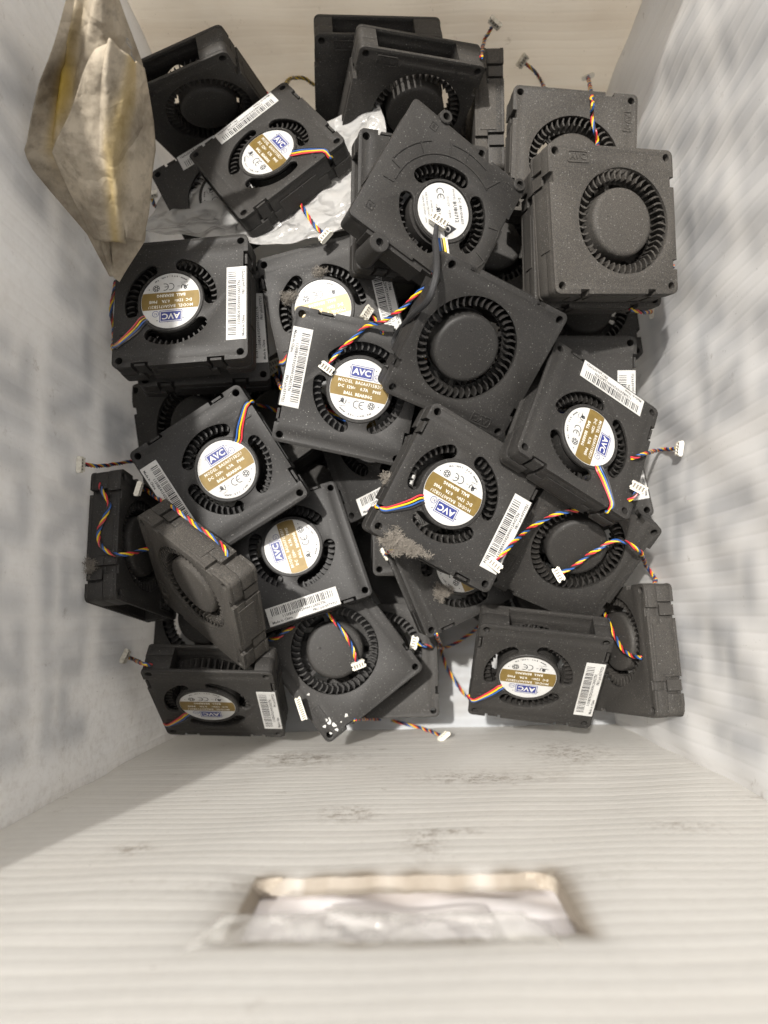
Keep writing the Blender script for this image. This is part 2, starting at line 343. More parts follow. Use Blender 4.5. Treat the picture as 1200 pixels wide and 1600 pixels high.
for i in range(NBL):
    a0 = 2 * math.pi * i / NBL; pts = []
    for q in range(4):
        r = 22 + (26.9 - 22) * q / 3; a = a0 + .13 * (q / 3) ** 1.7 - .03 * q
        th = (.36, .5, .5, .36)[q] / r
        pts.append((r, a - th, a + th))
    vs = []
    for z in (-7.6, 5.6):
        for r, b, c in pts: vs += [(HUB[0] + r * math.cos(b), r * math.sin(b), z), (HUB[0] + r * math.cos(c), r * math.sin(c), z)]
    fs = []
    for q in range(3):
        fs += [(2 * q, 2 * q + 2, 2 * q + 10, 2 * q + 8), (2 * q + 1, 2 * q + 9, 2 * q + 11, 2 * q + 3), (2 * q, 2 * q + 1, 2 * q + 3, 2 * q + 2), (8 + 2 * q, 10 + 2 * q, 11 + 2 * q, 9 + 2 * q)]
    fs += [(0, 8, 9, 1), (6, 7, 15, 14)]
    mb.add(vs, fs)
mb.lathe([(21.9, -.4), (27, -.4), (27, .4), (21.9, .4)], HUB, 44, True)
for a in (20, 140, 260):
    mb.box((20, 0, 0), (5, 2.4, .8), Matrix.Translation((HUB[0], 0, 0)) @ Matrix.Rotation(R(a), 4, 'Z'))
ME_IMP = mb.mesh('impeller', M_IMP, 30)
mb = MB(); mb.lathe([(.01, -8.3), (15.2, -8.3), (16.6, -8.0), (17.5, -7.2), (17.9, -6), (17.9, 5.5), (.01, 5.5)], HUB, 56)
for a in (75, 195, 315): mb.lathe([(.01, -8.7), (.45, -8.65), (.75, -8.25)], (HUB[0] + 9.6 * math.cos(R(a)), 9.6 * math.sin(R(a))), 10)
ME_HUB = mb.mesh('hub_cap', M_CASE)
# --- round label
LR = 16.6
mb = MB(); mb.lathe([(.01, 9.32), (LR - .1, 9.32), (LR, 9.25), (LR, 9.0)], HUB, 64); ME_LABEL = mb.mesh('round_label', M_WHITE)
mb = MB(); n = 16; a1 = math.asin(5.2 / LR)
mb.add([(HUB[0] + LR * .985 * math.cos(t), LR * .985 * math.sin(t), 9.36) for t in [-a1 + 2 * a1 * i / n for i in range(n + 1)] + [math.pi - a1 + 2 * a1 * i / n for i in range(n + 1)]], [tuple(range(2 * n + 2))])
ME_GOLD = mb.mesh('gold_band', M_GOLD, 0)
mb = MB(); hx = HUB[0]
t = MB(); plate(t, [rr(12.9, 6.9, .35), rr(12.2, 6.2, .25)], 0, .02, .004); mb.add([(x * 1 + hx - .4, y + 9.3, 9.37) for x, y, z in t.v], t.f)
mb.add([(hx - .4 + sx * 5.65, 9.3 + sy * 2.65, 9.37) for sx, sy in ((-1, -1), (1, -1), (1, 1), (-1, 1))], [(0, 1, 2, 3)])
t = MB(); plate(t, [circ((0, 0), 1.9, 24), circ((0, 0), 1.6, 24)], 0, .02, .004); mb.add([(x + hx + 8.2, y + 7.6, 9.37) for x, y, z in t.v], t.f)
put(mb, text('RS', 2.0, 1), (hx + 8.2, 7.6), 0, 1, 9.37)
ME_LOGO = mb.mesh('blue_logo', M_BLUE, 0)
mb = MB()
put(mb, text('AVC', 4.6, 3, 0, 'CENTER', .1), (hx - .4, 9.25), 0, 1.1, 9.39)
put(mb, text('MODEL  BASA0715B2U', 2.5, 1, 0, 'CENTER', .02), (hx - .2, 3.3), 0, 1.0, 9.39)
put(mb, text('DC  12V      0.7A    P005', 2.35, 1, 0, 'CENTER', .06), (hx, .2), 0, 1.0, 9.39)
for q in (-.25, .3): mb.box((hx - 3.1, .2 + q, 9.385), (1.5, .2, .01))
put(mb, text('BALL  BEARING', 2.35, 1, 0, 'CENTER', .06), (hx - .3, -3.2), 0, 1.0, 9.39)
ME_WPRINT = mb.mesh('white_print', M_WINK, 0)
mb = MB()
put(mb, text('c', 2.0, 1), (hx - 10.3, -8.3), 0, 1, 9.37)
rv, rf = text('R', 3.6, 1, 0, 'CENTER', .14); mb.add([(hx - 8.6 - x, -7.7 + y, 9.37) for x, y, z in rv], rf)
put(mb, text('U', 3.6, 1, 0, 'CENTER', .14), (hx - 6.8, -8.3), 0, .8, 9.37)
put(mb, text('us', 1.7, 1), (hx - 4.4, -8.2), 0, 1, 9.37); put(mb, text('E248075', 1.0, 1), (hx - 7.6, -10.6), 0, 1, 9.37)
for cx in (.2, 3.4):   # CE
    t = MB(); ring = [(2.2 * math.cos(R(a)), 2.2 * math.sin(R(a))) for a in range(70, 291, 11)] + [(1.75 * math.cos(R(a)), 1.75 * math.sin(R(a))) for a in range(290, 69, -11)]
    plate(t, [ring], 0, .02, .004); mb.add([(x + hx + cx, y - 8.4, 9.37) for x, y, z in t.v], t.f)
mb.box((hx + 2.6, -8.4, 9.37), (1.8, .42, .01))
for r0, r1 in ((2.0, 1.65), (1.05, .6)):
    t = MB(); plate(t, [circ((0, 0), r0, 20), circ((0, 0), r1, 20)], 0, .02, .004); mb.add([(x + hx + 8.2, y - 7.8, 9.37) for x, y, z in t.v], t.f)
for a in range(0, 360, 60): mb.box((1.4, 0, 9.37), (.8, .5, .01), Matrix.Translation((hx + 8.2, -7.8, 0)) @ Matrix.Rotation(R(a), 4, 'Z'))
for i, ch in enumerate('www.avc.com.tw'):
    a = -90 + (i - 6.5) * 5.4; put(mb, text(ch, 1.9, 1, 0, 'CENTER', .05), (hx + 14.6 * math.cos(R(a)), 14.6 * math.sin(R(a))), a + 90, 1, 9.37)
for p in ((-7.4, 11), (7.2, 11.6), (12.2, -7.4)): mb.add([(hx + p[0] + x, p[1] + y, 9.37) for x, y in circ((0, 0), .35, 8)], [tuple(range(8))])
ME_BPRINT = mb.mesh('black_print', M_INK, 0)
# --- barcode sticker along the -x edge, lettering runs from +y to -y
mb = MB(); mb.box((-31.2, 4.5, 9.06), (11, 43.5, .12)); ME_STICK = mb.mesh('barcode_sticker', M_PAPER, 0)
mb = MB(); rnd = random.Random(5); u = -19.
while u < 19:
    w = rnd.choice((.4, .4, .6, .9)); mb.box((-28.9, 4.5 - u - w / 2, 9.135), (4.6, w, .01)); u += w + rnd.choice((.35, .35, .5, .8))
put(mb, text('11S0B541502000012A02TN', 2.3, 1, 0, 'CENTER', .06), (-32.7, 4.5), -90, 1.0, 9.14)
put(mb, text('Made in China', 2.1, 1, 0, 'LEFT', .06), (-35.1, 24.5), -90, 1, 9.14); put(mb, text('FRU p/n:03T9721', 2.1, 1, 0, 'RIGHT', .06), (-35.1, -15.5), -90, 1, 9.14)
ME_STPRINT = mb.mesh('barcode_print', M_INK, 0)
# --- 4-way plug: body along +y, gap side is +z
def plug_mesh(nway):
    mb = MB(); w = 1.75 * nway + 1.4
    mb.box((0, 2.4, -.45), (w, 5.0, 2.4)); mb.box((0, .6, .9), (w, 1.4, 1.2)); mb.box((0, 4.6, 1.0), (w, .8, .9))
    for i in range(nway + 1): mb.box((-w / 2 + .45 + i * (w - .9) / nway, 2.6, 1.0), (.55, 4.2, 1.0))
    for s in (-1, 1): mb.box((s * (w / 2 + .35), 4.2, -.3), (.8, 1.3, 1.8)); mb.box((s * (w / 2 + .3), 1.0, -.3), (.7, 1.0, 1.6))
    a = mb.mesh('connector', M_CONN, 0)
    mb = MB()
    for i in range(nway): mb.box((-w / 2 + .45 + (i + .5) * (w - .9) / nway, 2.6, .76), (1.0, 3.1, .1))
    return a, mb.mesh('contact', M_PIN, 0)
ME_PLUG, ME_PIN = plug_mesh(4)
# --- the four flat wires from hub to the edge slit
LANES = []
for i in range(4):
    o_ = (i - 1.5) * 1.45; a = 37 + (i - 1.5) * 4.6
    LANES.append([Vector((HUB[0] + 16.4 * math.cos(R(a)), 16.4 * math.sin(R(a)), 9.15)), Vector((HUB[0] + 19.2 * math.cos(R(a)), 19.2 * math.sin(R(a)), 9.85)),
                  Vector((HUB[0] + 24.5 * math.cos(R(37.5)) - o_ * .55, 24.5 * math.sin(R(37.5)) + o_ * .75 + 1.6, 9.75)), Vector((34.4, 24.5 + o_ * .6, 9.7)), Vector((36.8, 24.5 + o_ * .5, 9.0))])
def smooth_path(P, step):
    Q = [P[0] * 2 - P[1]] + list(P) + [P[-1] * 2 - P[-2]]; out = []
    for i in range(1, len(Q) - 2):
        a, b, c, d = Q[i - 1:i + 3]; n = max(2, int((c - b).length / step))
        for k_ in range(n):
            t = k_ / n; out.append(.5 * (2 * b + (c - a) * t + (2 * a - 5 * b + 4 * c - d) * t * t + (3 * b - a - 3 * c + d) * t ** 3))
    out.append(P[-1].copy()); return out
def tube(P, r, n=6, closed_ends=True):
    vs = []; fs = []; T = [(P[min(i + 1, len(P) - 1)] - P[max(i - 1, 0)]).normalized() for i in range(len(P))]
    nrm = T[0].orthogonal().normalized()
    for i, p in enumerate(P):
        nrm = (nrm - T[i] * nrm.dot(T[i])).normalized(); b = T[i].cross(nrm)
        rr_ = r if not callable(r) else r(i / (len(P) - 1))
        vs += [tuple(p + (nrm * math.cos(2 * math.pi * k_ / n) + b * math.sin(2 * math.pi * k_ / n)) * rr_) for k_ in range(n)]
    for i in range(len(P) - 1):
        for k_ in range(n): fs.append((i * n + k_, i * n + (k_ + 1) % n, (i + 1) * n + (k_ + 1) % n, (i + 1) * n + k_))
    if closed_ends: fs += [tuple(range(n))[::-1], tuple((len(P) - 1) * n + k_ for k_ in range(n))]
    return vs, fs
def helix(P, ph, rad, pitch, ramp0=True):
    out = []; s = 0; T = [(P[min(i + 1, len(P) - 1)] - P[max(i - 1, 0)]).normalized() for i in range(len(P))]
    nrm = T[0].orthogonal().normalized()
    for i, p in enumerate(P):
        if i: s += (P[i] - P[i - 1]).length
        nrm = (nrm - T[i] * nrm.dot(T[i])).normalized(); b = T[i].cross(nrm); a = ph + 2 * math.pi * s / pitch + .9 * math.sin(s * .13 + 1)
        rw = rad * (1 + .3 * math.sin(s * .19 + ph)); out.append(p + nrm * rw * math.cos(a) + b * rw * math.sin(a))
    return out
WR = .5
ME_STUB = []
for i, L in enumerate(LANES):
    m_ = MB(); m_.add(*tube(smooth_path(L + [Vector((37.9, 24.5 + (i - 1.5) * .5, 7.2)), Vector((38.2, 24.3 + (i - 1.5) * .5, 3)), Vector((38.1, 22 + (i - 1.5) * .4, -6))], 1.5), WR)); ME_STUB.append(m_.mesh('wire', M_W[i]))
GROUP = 'blower fans heaped in the plastic box'
FANS = {}
def place(t, q): return Matrix.Translation(Vector(t)) @ Quaternion(q).to_matrix().to_4x4()
def blower(key, pose, label, dust, cable=None):
    M = place(*pose)
    root = bpy.data.objects.new('blower_fan', None); COL.objects.link(root); root.matrix_world = M; root.empty_display_size = .02
    root['label'] = label; root['category'] = 'fan'; root['group'] = GROUP
    FANS[key] = (root, M, M.inverted())
    for nm, me in (('cover', ME_COVER), ('base', ME_BASE), ('impeller', ME_IMP), ('hub_cap', ME_HUB)): link(nm, me, root, dust=dust)
    b = [c for c in root.children if c.name.startswith('base')][0]; link('moulded_print', ME_EMB, b, dust=dust, kind='stuff')
    lb = link('round_label', ME_LABEL, root, dust=dust)
    for nm, me in (('gold_band', ME_GOLD), ('blue_logo', ME_LOGO), ('white_print', ME_WPRINT), ('black_print', ME_BPRINT)): link(nm, me, lb)
    st = link('barcode_sticker', ME_STICK, root); link('barcode_print', ME_STPRINT, st)
    if cable is None:
        for me in ME_STUB: link('wire', me, root, dust=dust)
    return root
WNAMES = ('red', 'yellow', 'blue', 'black')
def plug(root, M, tip, direction, up, dust, scale=1., me=None):
    y = direction.normalized(); z = (up - y * up.dot(y)).normalized(); x = y.cross(z)
    Mw = Matrix(((x.x, y.x, z.x, tip.x), (x.y, y.y, z.y, tip.y), (x.z, y.z, z.z, tip.z), (0, 0, 0, 1))) @ Matrix.Scale(scale * .9, 4)
    c = link('connector', ME_PLUG, root, dust=dust); c.matrix_local = M.inverted() @ Mw
    link('contact', ME_PIN, c)
def cable(key, pts, dust=.25, lanes=True, start=None, end=True, pitch=12., up=None):
    """twisted four-wire lead of a fan: flat lanes over its cover, then a twist through world points"""
    root, M, Mi = FANS[key]
    W = [Mi @ Vector(p) * 1000 for p in pts]
    if lanes: W = [Vector((38.2, 24.5, 6.5))] + W
    elif start: W = [Vector(start)] + W
    C = smooth_path(W, 1.1)
    for i in range(4):
        H = helix(C, i * math.pi / 2 + .6, .70, pitch)
        P = (smooth_path(LANES[i], 1.5)[:-1] + H) if lanes else H
        m_ = MB(); m_.add(*tube(P, WR)); o = link('wire', m_.mesh('wire', M_W[i]), root, dust=dust); o['label'] = WNAMES[i] + ' wire of the lead'
    if end:
        a, b = Vector(pts[-1]), Vector(pts[-2]); d = a - b
        plug(root, M, a - d.normalized() * .001, d, Vector(up) if up else (CAMP - a), dust)
# ---------------------------------------------------------------- the box
XL, XR0, ZR = -.164, .157, .39
def yf(x): return -.0844 + .028 * x
YB = .372
def bowf(y, z):
    a = min(1, max(0, (y + .085) / .457)); return .010 * math.sin(math.pi * a) * min(1, max(0, z / .15)) ** .7
def xl(y, z): return XL - bowf(y, z) - .001
def xr(y, z): return XR0 - .008 * (y + .08) / .45 + bowf(y, z) + .001
rb = random.Random(3)
def blurred_print(cols, lines, y0, z0, dy, dz, seed):
    """density of faint bar-like marks that show through the plastic from outside"""
    r = random.Random(seed); segs = []
    P = [(a, b) for a in (0, 1) for b in (0, 1, 2)]
    E_ = [((0, 0), (0, 1)), ((0, 1), (0, 2)), ((1, 0), (1, 1)), ((1, 1), (1, 2)), ((0, 0), (1, 0)), ((0, 1), (1, 1)), ((0, 2), (1, 2)), ((0, 2), (1, 0)), ((0, 0), (1, 2))]
    for li in range(lines):
        sc = r.uniform(.8, 1.15)
        for ci in range(cols):
            if r.random() < .12: continue
            for e in r.sample(E_, r.choice((3, 4, 4, 5))):
                q = [(y0 + ci * dy + (p[0] - .5) * dy * .56, z0 + li * dz + (p[1] - 1) * dz * .29 * sc) for p in e]; segs.append((*q[0], *q[1], r.uniform(.55, 1)))
    def f(y, z):
        m = 0
        for a, b, c, d, w in segs:
            if abs(y - (a + c) / 2) > .03 or abs(z - (b + d) / 2) > .03: continue
            ux, uz = c - a, d - b; t = max(0, min(1, ((y - a) * ux + (z - b) * uz) / (ux * ux + uz * uz)))
            e = (y - a - ux * t) ** 2 + (z - b - uz * t) ** 2; m = max(m, w * math.exp(-e / (2 * .0056 ** 2)))
        return m
    return f
def rib(t, pitch):
    u = (t / pitch) % 1; return -.00028 if min(u, 1 - u) < .07 else .00016 * math.sin(math.pi * u)
def ribbed_panel(name, mat, us, vs, pt, out, parent, hole=None, pr=None, gr=None, th=.0035, sc=None):
    """grid of (u, v) points on the inner face plus the outer face 3.5 mm behind, joined round the rim and round the hole"""
    nu, nv = len(us), len(vs); V = []; F = []; col = []; gcol = []; scol = []
    for s_ in (0, 1):
        for u in us:
            for v in vs:
                p = pt(u, v, s_); V.append(p + (out * th if s_ else Vector()))
                col.append(pr(u, v) if pr else 0.); gcol.append(gr(u, v) if gr else 0.); scol.append(sc(u, v) if sc else 0.)
    N = nu * nv; keep = lambda i, j: not (hole and hole(.5 * (us[i] + us[i + 1]), .5 * (vs[j] + vs[j + 1])))
    edges = {}
    for i in range(nu - 1):
        for j in range(nv - 1):
            if not keep(i, j): continue
            q = (i * nv + j, (i + 1) * nv + j, (i + 1) * nv + j + 1, i * nv + j + 1)
            F.append(q); F.append(tuple(N + x for x in q[::-1]))
            for a in range(4):
                e = (q[a], q[(a + 1) % 4])
                if (e[1], e[0]) in edges: del edges[(e[1], e[0])]
                else: edges[e] = 1
    for a, b in edges: F.append((b, a, N + a, N + b))
    me = bpy.data.meshes.new(name); me.from_pydata([tuple(v) for v in V], [], F)
    at_ = me.attributes.new('print', 'FLOAT', 'POINT'); at_.data.foreach_set('value', col)
    at_ = me.attributes.new('grime', 'FLOAT', 'POINT'); at_.data.foreach_set('value', gcol)
    at_ = me.attributes.new('scuff', 'FLOAT', 'POINT'); at_.data.foreach_set('value', scol)
    bm = bmesh.new(); bm.from_mesh(me)
    bmesh.ops.delete(bm, geom=[v for v in bm.verts if not v.link_faces], context='VERTS')
    bmesh.ops.recalc_face_normals(bm, faces=bm.faces); bm.to_mesh(me); bm.free()
    me.materials.append(mat); me.polygons.foreach_set('use_smooth', [True] * len(me.polygons)); me.set_sharp_from_angle(angle=R(50))
    return link(name, me, parent)
def ribs(a, b, pitch):
    out = []; n = int((b - a) / pitch)
    for i in range(n):
        out += [a + (i + f) * pitch for f in (0, .075, .3, .7, .925)]
    return out + [b]
def lin(a, b, n): return [a + (b - a) * i / n for i in range(n + 1)]
box = bpy.data.objects.new('storage_box', None); COL.objects.link(box); box.location = (0, .14, 0); bpy.context.view_layer.update()
box['label'] = 'white fluted plastic box holding the heap of fans, open at the top'; box['category'] = 'box'
BX = bpy.data.objects.new('x', None)
wob = lambda a, b, s_: math.sin(a * 61 + s_) * math.sin(b * 43 + 1.3 * s_) + .6 * math.sin(a * 137 + b * 91 + s_)
PIT = .0075
y_ = ribs(-.0915, YB, PIT)
LP = blurred_print(10, 3, -.05, .115, .032, .064, 4)
side_l = ribbed_panel('side_panel', M_SIDE, y_, lin(0, ZR, 110), lambda y, z, s_: Vector((xl(y, z) + (0 if s_ else .6 * rib(y + .0915, PIT)) + .0009 * wob(y, z, 1) - .14 * 0, y, z)), Vector((-1, 0, 0)), box, pr=lambda y, z: .5 * LP(y, z), sc=lambda y, z: .08 + .14 * max(0, min(1, (-.015 - y) / .05)) + .4 * math.exp(-(z / .02) ** 2))
RP = blurred_print(12, 3, -.05, .125, .032, .062, 9)
side_r = ribbed_panel('side_panel', M_SIDE, y_, lin(0, ZR, 110), lambda y, z, s_: Vector((xr(y, z) - (0 if s_ else .6 * rib(y + .0915, PIT)) + .0009 * wob(y, z, 2), y, z)), Vector((1, 0, 0)), box, pr=lambda y, z: .5 * RP(y, z))
back = ribbed_panel('end_panel', M_BACK, lin(-.172, .158, 60), ribs(0, ZR, PIT), lambda x, z, s_: Vector((x, YB + .0011 * wob(x * .6, z, 3) - (0 if s_ else rib(z, PIT) * .45), z)), Vector((0, 1, 0)), box)
# front end with the hand hole
HX0, HX1, HZ0, HZ1 = -.0475, .0495, .2915, .3375
fx = sorted(lin(-.168, .160, 110) + [HX0, HX1]); fz = sorted(ribs(0, ZR, .0074) + [HZ0, HZ1])
def front_pt(x, z, s_):
    r = .00009 * math.sin(z * 330 + .5 * math.sin(x * 11) + x * 4) * (.5 + .5 * math.sin(x * 23 + z * 31)) + .0004 * wob(x * .6, z * .6, 5)
    dx = max(HX0 - x, 0, x - HX1); dz = max(HZ0 - z, 0, z - HZ1); e = math.hypot(dx, dz)
    j = .0004 * math.exp(-e / .003) * (math.sin(x * 900) + math.sin(x * 377 + z * 500))
    if s_ and HZ0 - 1e-6 < z < HZ1 + 1e-6 and abs(x - HX0) < 1e-6: x += .002
    if s_ and abs(z - HZ0) < 1e-6 and HX0 - 1e-6 < x < HX1 + 1e-6: z += .002
    return Vector((x, yf(x) + (0 if s_ else r + rib(z, .0074) * .24) - (0 if s_ else .0012 * math.exp(-e / .006)), z + j))
def grime(x, z):
    dx = max(HX0 - x, 0, x - HX1); dz = max(HZ0 - z, 0, z - HZ1); e = math.hypot(dx, dz)
    g = math.exp(-(e / .005) ** 2) * (.6 + .4 * math.sin(x * 160 + z * 90) * math.sin(x * 71) + .25 * math.sin(x * 410))
    return max(0, min(.9, g + .5 * (e < .0004)))
SCUFFS = [(-.022, .222, .012, .010), (.008, .262, .006, .016), (-.1, .262, .006, .006), (.02, .25, .01, .004), (.11, .25, .012, .006), (.04, .16, .03, .012), (-.06, .1, .03, .02), (.1, .1, .02, .03), (-.005, .30, .05, .006)]
def scuff(x, z): return min(1, .06 + sum(math.exp(-((x - a) / c) ** 2 - ((z - b) / d) ** 2) for a, b, c, d in SCUFFS))
front = ribbed_panel('end_panel', M_END, fx, fz, front_pt, Vector((0, -1, 0)), box, hole=lambda x, z: HX0 < x < HX1 and HZ0 < z < HZ1, gr=grime, th=.0060, sc=scuff)
front['label'] = 'near end panel with a cut-out hand hole'
bot = ribbed_panel('bottom_panel', M_FLOOR, lin(-.176, .170, 60), ribs(-.092, .376, PIT), lambda x, y, s_: Vector((x, y, (0 if s_ else rib(y, PIT)) + 0)), Vector((0, 0, -1)), box)
# rounded lower corners of the hand hole, and clear tape over its upper bar
for cx, sx in ((HX0, 1), (HX1, -1)):
    rr_ = .0085; lp = [(cx - sx * .0005, HZ0 - .0005)] + [(cx + sx * (rr_ - rr_ * math.sin(R(t))), HZ0 + rr_ - rr_ * math.cos(R(t))) for t in range(0, 91, 9)]
    mb = MB(); n = len(lp)
    for dy in (-.0008, -.0052): mb.v += [(x, yf(x) + dy, z + .0003) for x, z in lp]
    mb.f += [tuple(range(n)), tuple(range(2 * n - 1, n - 1, -1))] + [(i, (i + 1) % n, n + (i + 1) % n, n + i) for i in range(n)]
    link('hole_corner', mb.mesh('hole_corner', M_LIP, 40, 1), box)
mb = MB(); nx, ny = 80, 24
for i in range(nx + 1):
    x = -.055 + .095 * i / nx
    for q in range(ny + 1):
        t = q / ny; w = .0005 * math.sin(x * 130 + t * 5) * math.sin(x * 57 - t * 4) + .0002 * math.sin(x * 420 + t * 9)
        y = .0014 + .0042 * math.sin(math.pi * min(1, t * 1.25)) ** .8 * (1 - .25 * t); ed = min(1, i / 7, (nx - i) / 7)
        mb.v.append((x, yf(x) + .0012 + (y + w) * ed, HZ1 - .0022 + .0135 * t + .0008 * math.sin(x * 70)))
for i in range(nx):
    for q in range(ny): a = i * (ny + 1) + q; mb.f.append((a, a + ny + 1, a + ny + 2, a + 1))
tape = link('tape', mb.mesh('tape', M_TAPE, 80, 1), box); tape['label'] = 'crumpled clear tape over the handle bar'
for o in list(box.children): o.matrix_parent_inverse = box.matrix_world.inverted()
# paper behind the hand hole
mb = MB(); nx, ny = 40, 24
for i in range(nx + 1):
    for q in range(ny + 1):
        x = -.062 + .125 * i / nx; z = .279 + .057 * q / ny
        w = .0012 * math.sin(x * 60 + z * 90) + .0007 * math.sin(x * 160 - z * 210) + (.0022 if -.008 < x < -.004 else 0) * (z > .31)
        mb.v.append((x, yf(x) - .0085 - w, z))
for i in range(nx):
    for q in range(ny): a = i * (ny + 1) + q; mb.f.append((a, a + ny + 1, a + ny + 2, a + 1))
pp = link('paper_sheet', mb.mesh('paper_sheet', M_OUTP, 60, 1)); pp['label'] = 'creased white paper behind the hand hole of the near end'; pp['category'] = 'paper'
sm = pp.modifiers.new('thickness', 'SOLIDIFY'); sm.thickness = .0004
mb = MB(); nx, ny = 20, 12
for i in range(nx + 1):
    for q in range(ny + 1):
        x = -.024 + .05 * i / nx + .004 * q / ny; z = .3035 + .036 * q / ny; mb.v.append((x, yf(x) - .0068 - .0008 * math.sin(x * 160 - z * 120), z + .0012 * math.sin(x * 90)))
for i in range(nx):
    for q in range(ny): a = i * (ny + 1) + q; mb.f.append((a, a + ny + 1, a + ny + 2, a + 1))
k = NT('grey_paper'); link('inner_sheet', mb.mesh('inner_sheet', k.fin(k.mix(k.ramp(k.noise(80, 4), .4, .75), (.78, .74, .72), (.62, .58, .55)), .7), 60, 1), pp)
ground = MB(); ground.add([(-30, -30, -.006), (30, -30, -.006), (30, 30, -.006), (-30, 30, -.006)], [(0, 1, 2, 3)])
g = link('ground', ground.mesh('ground', M_GROUND, 0, 1)); g['kind'] = 'structure'
# ---------------------------------------------------------------- pixel of the photograph -> point on the heap or the box walls
def ray_dir(px, py): return (CAMR @ Vector((px - CX, -(py - CY), -FPX))).normalized()
HALF = (.0375, .0375, .0092)
def hit(px, py, skip=()):
    d = ray_dir(px, py); best = 9.; who = None
    for key, (root, M, Mi) in FANS.items():
        if key in skip: continue
        o = Mi @ CAMP; e = Mi.to_3x3() @ d; t0, t1 = -9., 9.
        for a in range(3):
            if abs(e[a]) < 1e-9:
                if abs(o[a]) > HALF[a]: t0 = 99
                continue
            u, v = (-HALF[a] - o[a]) / e[a], (HALF[a] - o[a]) / e[a]
            t0, t1 = max(t0, min(u, v)), min(t1, max(u, v))
        if t0 < t1 and 0 < t0 < best: best, who = t0, key
    t = 0
    while t < best:
        p = CAMP + d * t
        if p.z < .0005 or (p.z < ZR and (p.x < xl(p.y, p.z) + .0004 or p.x > xr(p.y, p.z) - .0004 or p.y > YB - .001 or p.y < yf(p.x) + .0016)): break
        t += .0008
    return min(t, best), d
def at(px, py, lift=.0022, skip=()):
    t, d = hit(px, py, skip); return CAMP + d * (t - lift)
def ray_z(px, py, z): d = ray_dir(px, py); return CAMP + d * ((z - CAMP.z) / d.z)
# ---------------------------------------------------------------- fans
LAB = {
 'T1': ('blower fan standing against the back wall, half hidden behind another upright fan', .55),
 'T2': ('upright blower fan leaning in front of another at the top, air outlet up', .6),
 'T3': ('dusty blower fan standing on its edge beside the two upright ones at the back', .9),
 'UL': ('shaded blower fan leaning in the upper left corner behind the stained bag', .5),
 'F2': ('labelled blower fan lying tilted on the clear bag, red and yellow lead hanging down', .3),
 'UL2': ('blower fan under the clear bag with only a sticker corner showing', .3),
 'URb': ('brown dusty blower fan with intake up, behind the stacked pair by the right wall', 1.0),
 'UR': ('dusty blower fan on top of the stack by the right wall, intake facing up', .95),
 'URu': ('blower fan second in the stack by the right wall, under the top one', .7),
 'DE': ('blower fan with screw lugs and all-white label, differently moulded from the rest', .35),
 'DU2': ('blower fan lying under the white-labelled one with screw lugs', .3),
 'L': ('labelled blower fan half in shade at the left wall, just below the stained bag', .3),
 'Lu': ('blower fan directly under the half-shaded one by the left wall', .3),
 'C1': ('blower fan with upside-down label and grey fluff in both its upper slots', .3),
 'F5': ('upright-labelled blower fan in the middle with a twisted lead lying across it', .15),
 'F6': ('clean blower fan with intake up on top of the heap in the middle', .2),
 'R': ('labelled blower fan by the right wall tilted left, label reading downwards', .25),
 'Ru': ('shaded blower fan with a sticker at its right edge, under the tilted labelled one', .2),
 'M': ('labelled blower fan with a clump of grey lint on its corner', .2),
 'RB': ('blower fan with intake up, a white plug resting on its hub, lower right', .3),
 'BR': ('labelled blower fan propped up in the lower right with its outlet at the back', .3),
 'BL': ('labelled blower fan propped up in the shaded lower left corner', .3),
 'FC': ('blower fan with intake up and white paint spots on its corner near the front', .25),
 'FU': ('blower fan lying on the box bottom beneath the one with white paint spots', .3),
 'CL': ('labelled blower fan with sideways label, sticker along its lower edge', .12),
 'F': ('labelled blower fan crossed by a shade edge, label tilted up to the right', .15),
 'N': ('blower fan in the gap with only a sticker and one corner showing', .12),
 'P': ('blower fan under the lint-covered one, label half hidden, fluff in its slot', .25),
 'Q': ('blower fan showing one corner between the sideways-label fan and the lint-covered fan', .25),
 'LF': ('blower fan standing on edge along the left wall, lead looping from its side', .35),
 'DU': ('dusty blower fan standing steeply tilted in the lower left, intake facing left', 1.0),
 'RS': ('blower fan standing on edge against the right wall in the lower right corner', .55),
 'LL': ('dark blower fan by the left wall beneath the shaded labelled pair', .4),
 'b0': ('blower fan deep in the gap right of the half-shaded labelled fans', .3),
 'b1': ('blower fan deep in the heap under the one with fluff in its slot', .3),
 'b2': ('blower fan deep in the gap left of the stack by the right wall', .4),
 'b3': ('blower fan at the bottom of the stack by the right wall', .5),
 'b4': ('blower fan deep in the gap above the sideways-label fan', .3),
 'b5': ('blower fan low against the right wall under the tilted labelled one', .3),
 'b6': ('blower fan lying under the sideways-label fan', .3),
 'b7': ('blower fan lying flat behind the white-labelled one at the back', .5),
 'b8': ('blower fan lying deep under the middle of the heap', .3),
 'b9': ('blower fan at the bottom in the gap above the one on the box bottom', .3),
 'b10': ('blower fan at the bottom in the dark gap behind the lower right propped fan', .3),
 'BLu': ('blower fan lying behind the shaded propped fan in the lower left corner', .4),
}
CABLED = {'F2', 'UL2', 'R', 'M', 'F6', 'DE', 'T3', 'URb', 'URu', 'b3', 'DU2', 'Lu', 'b0', 'Ru', 'b5', 'LL', 'DU', 'LF', 'Q', 'RS', 'FC', 'P', 'BR', 'RB', 'FU', 'BLu', 'F', 'L', 'CL'}
def delta(pose, label, dust): pass
for key, (lab, dust) in LAB.items():
    if key == 'DE': continue
    blower(key, POSES[key], lab, min(1, dust + .1 * random.random() + .04), True if key in CABLED else None)
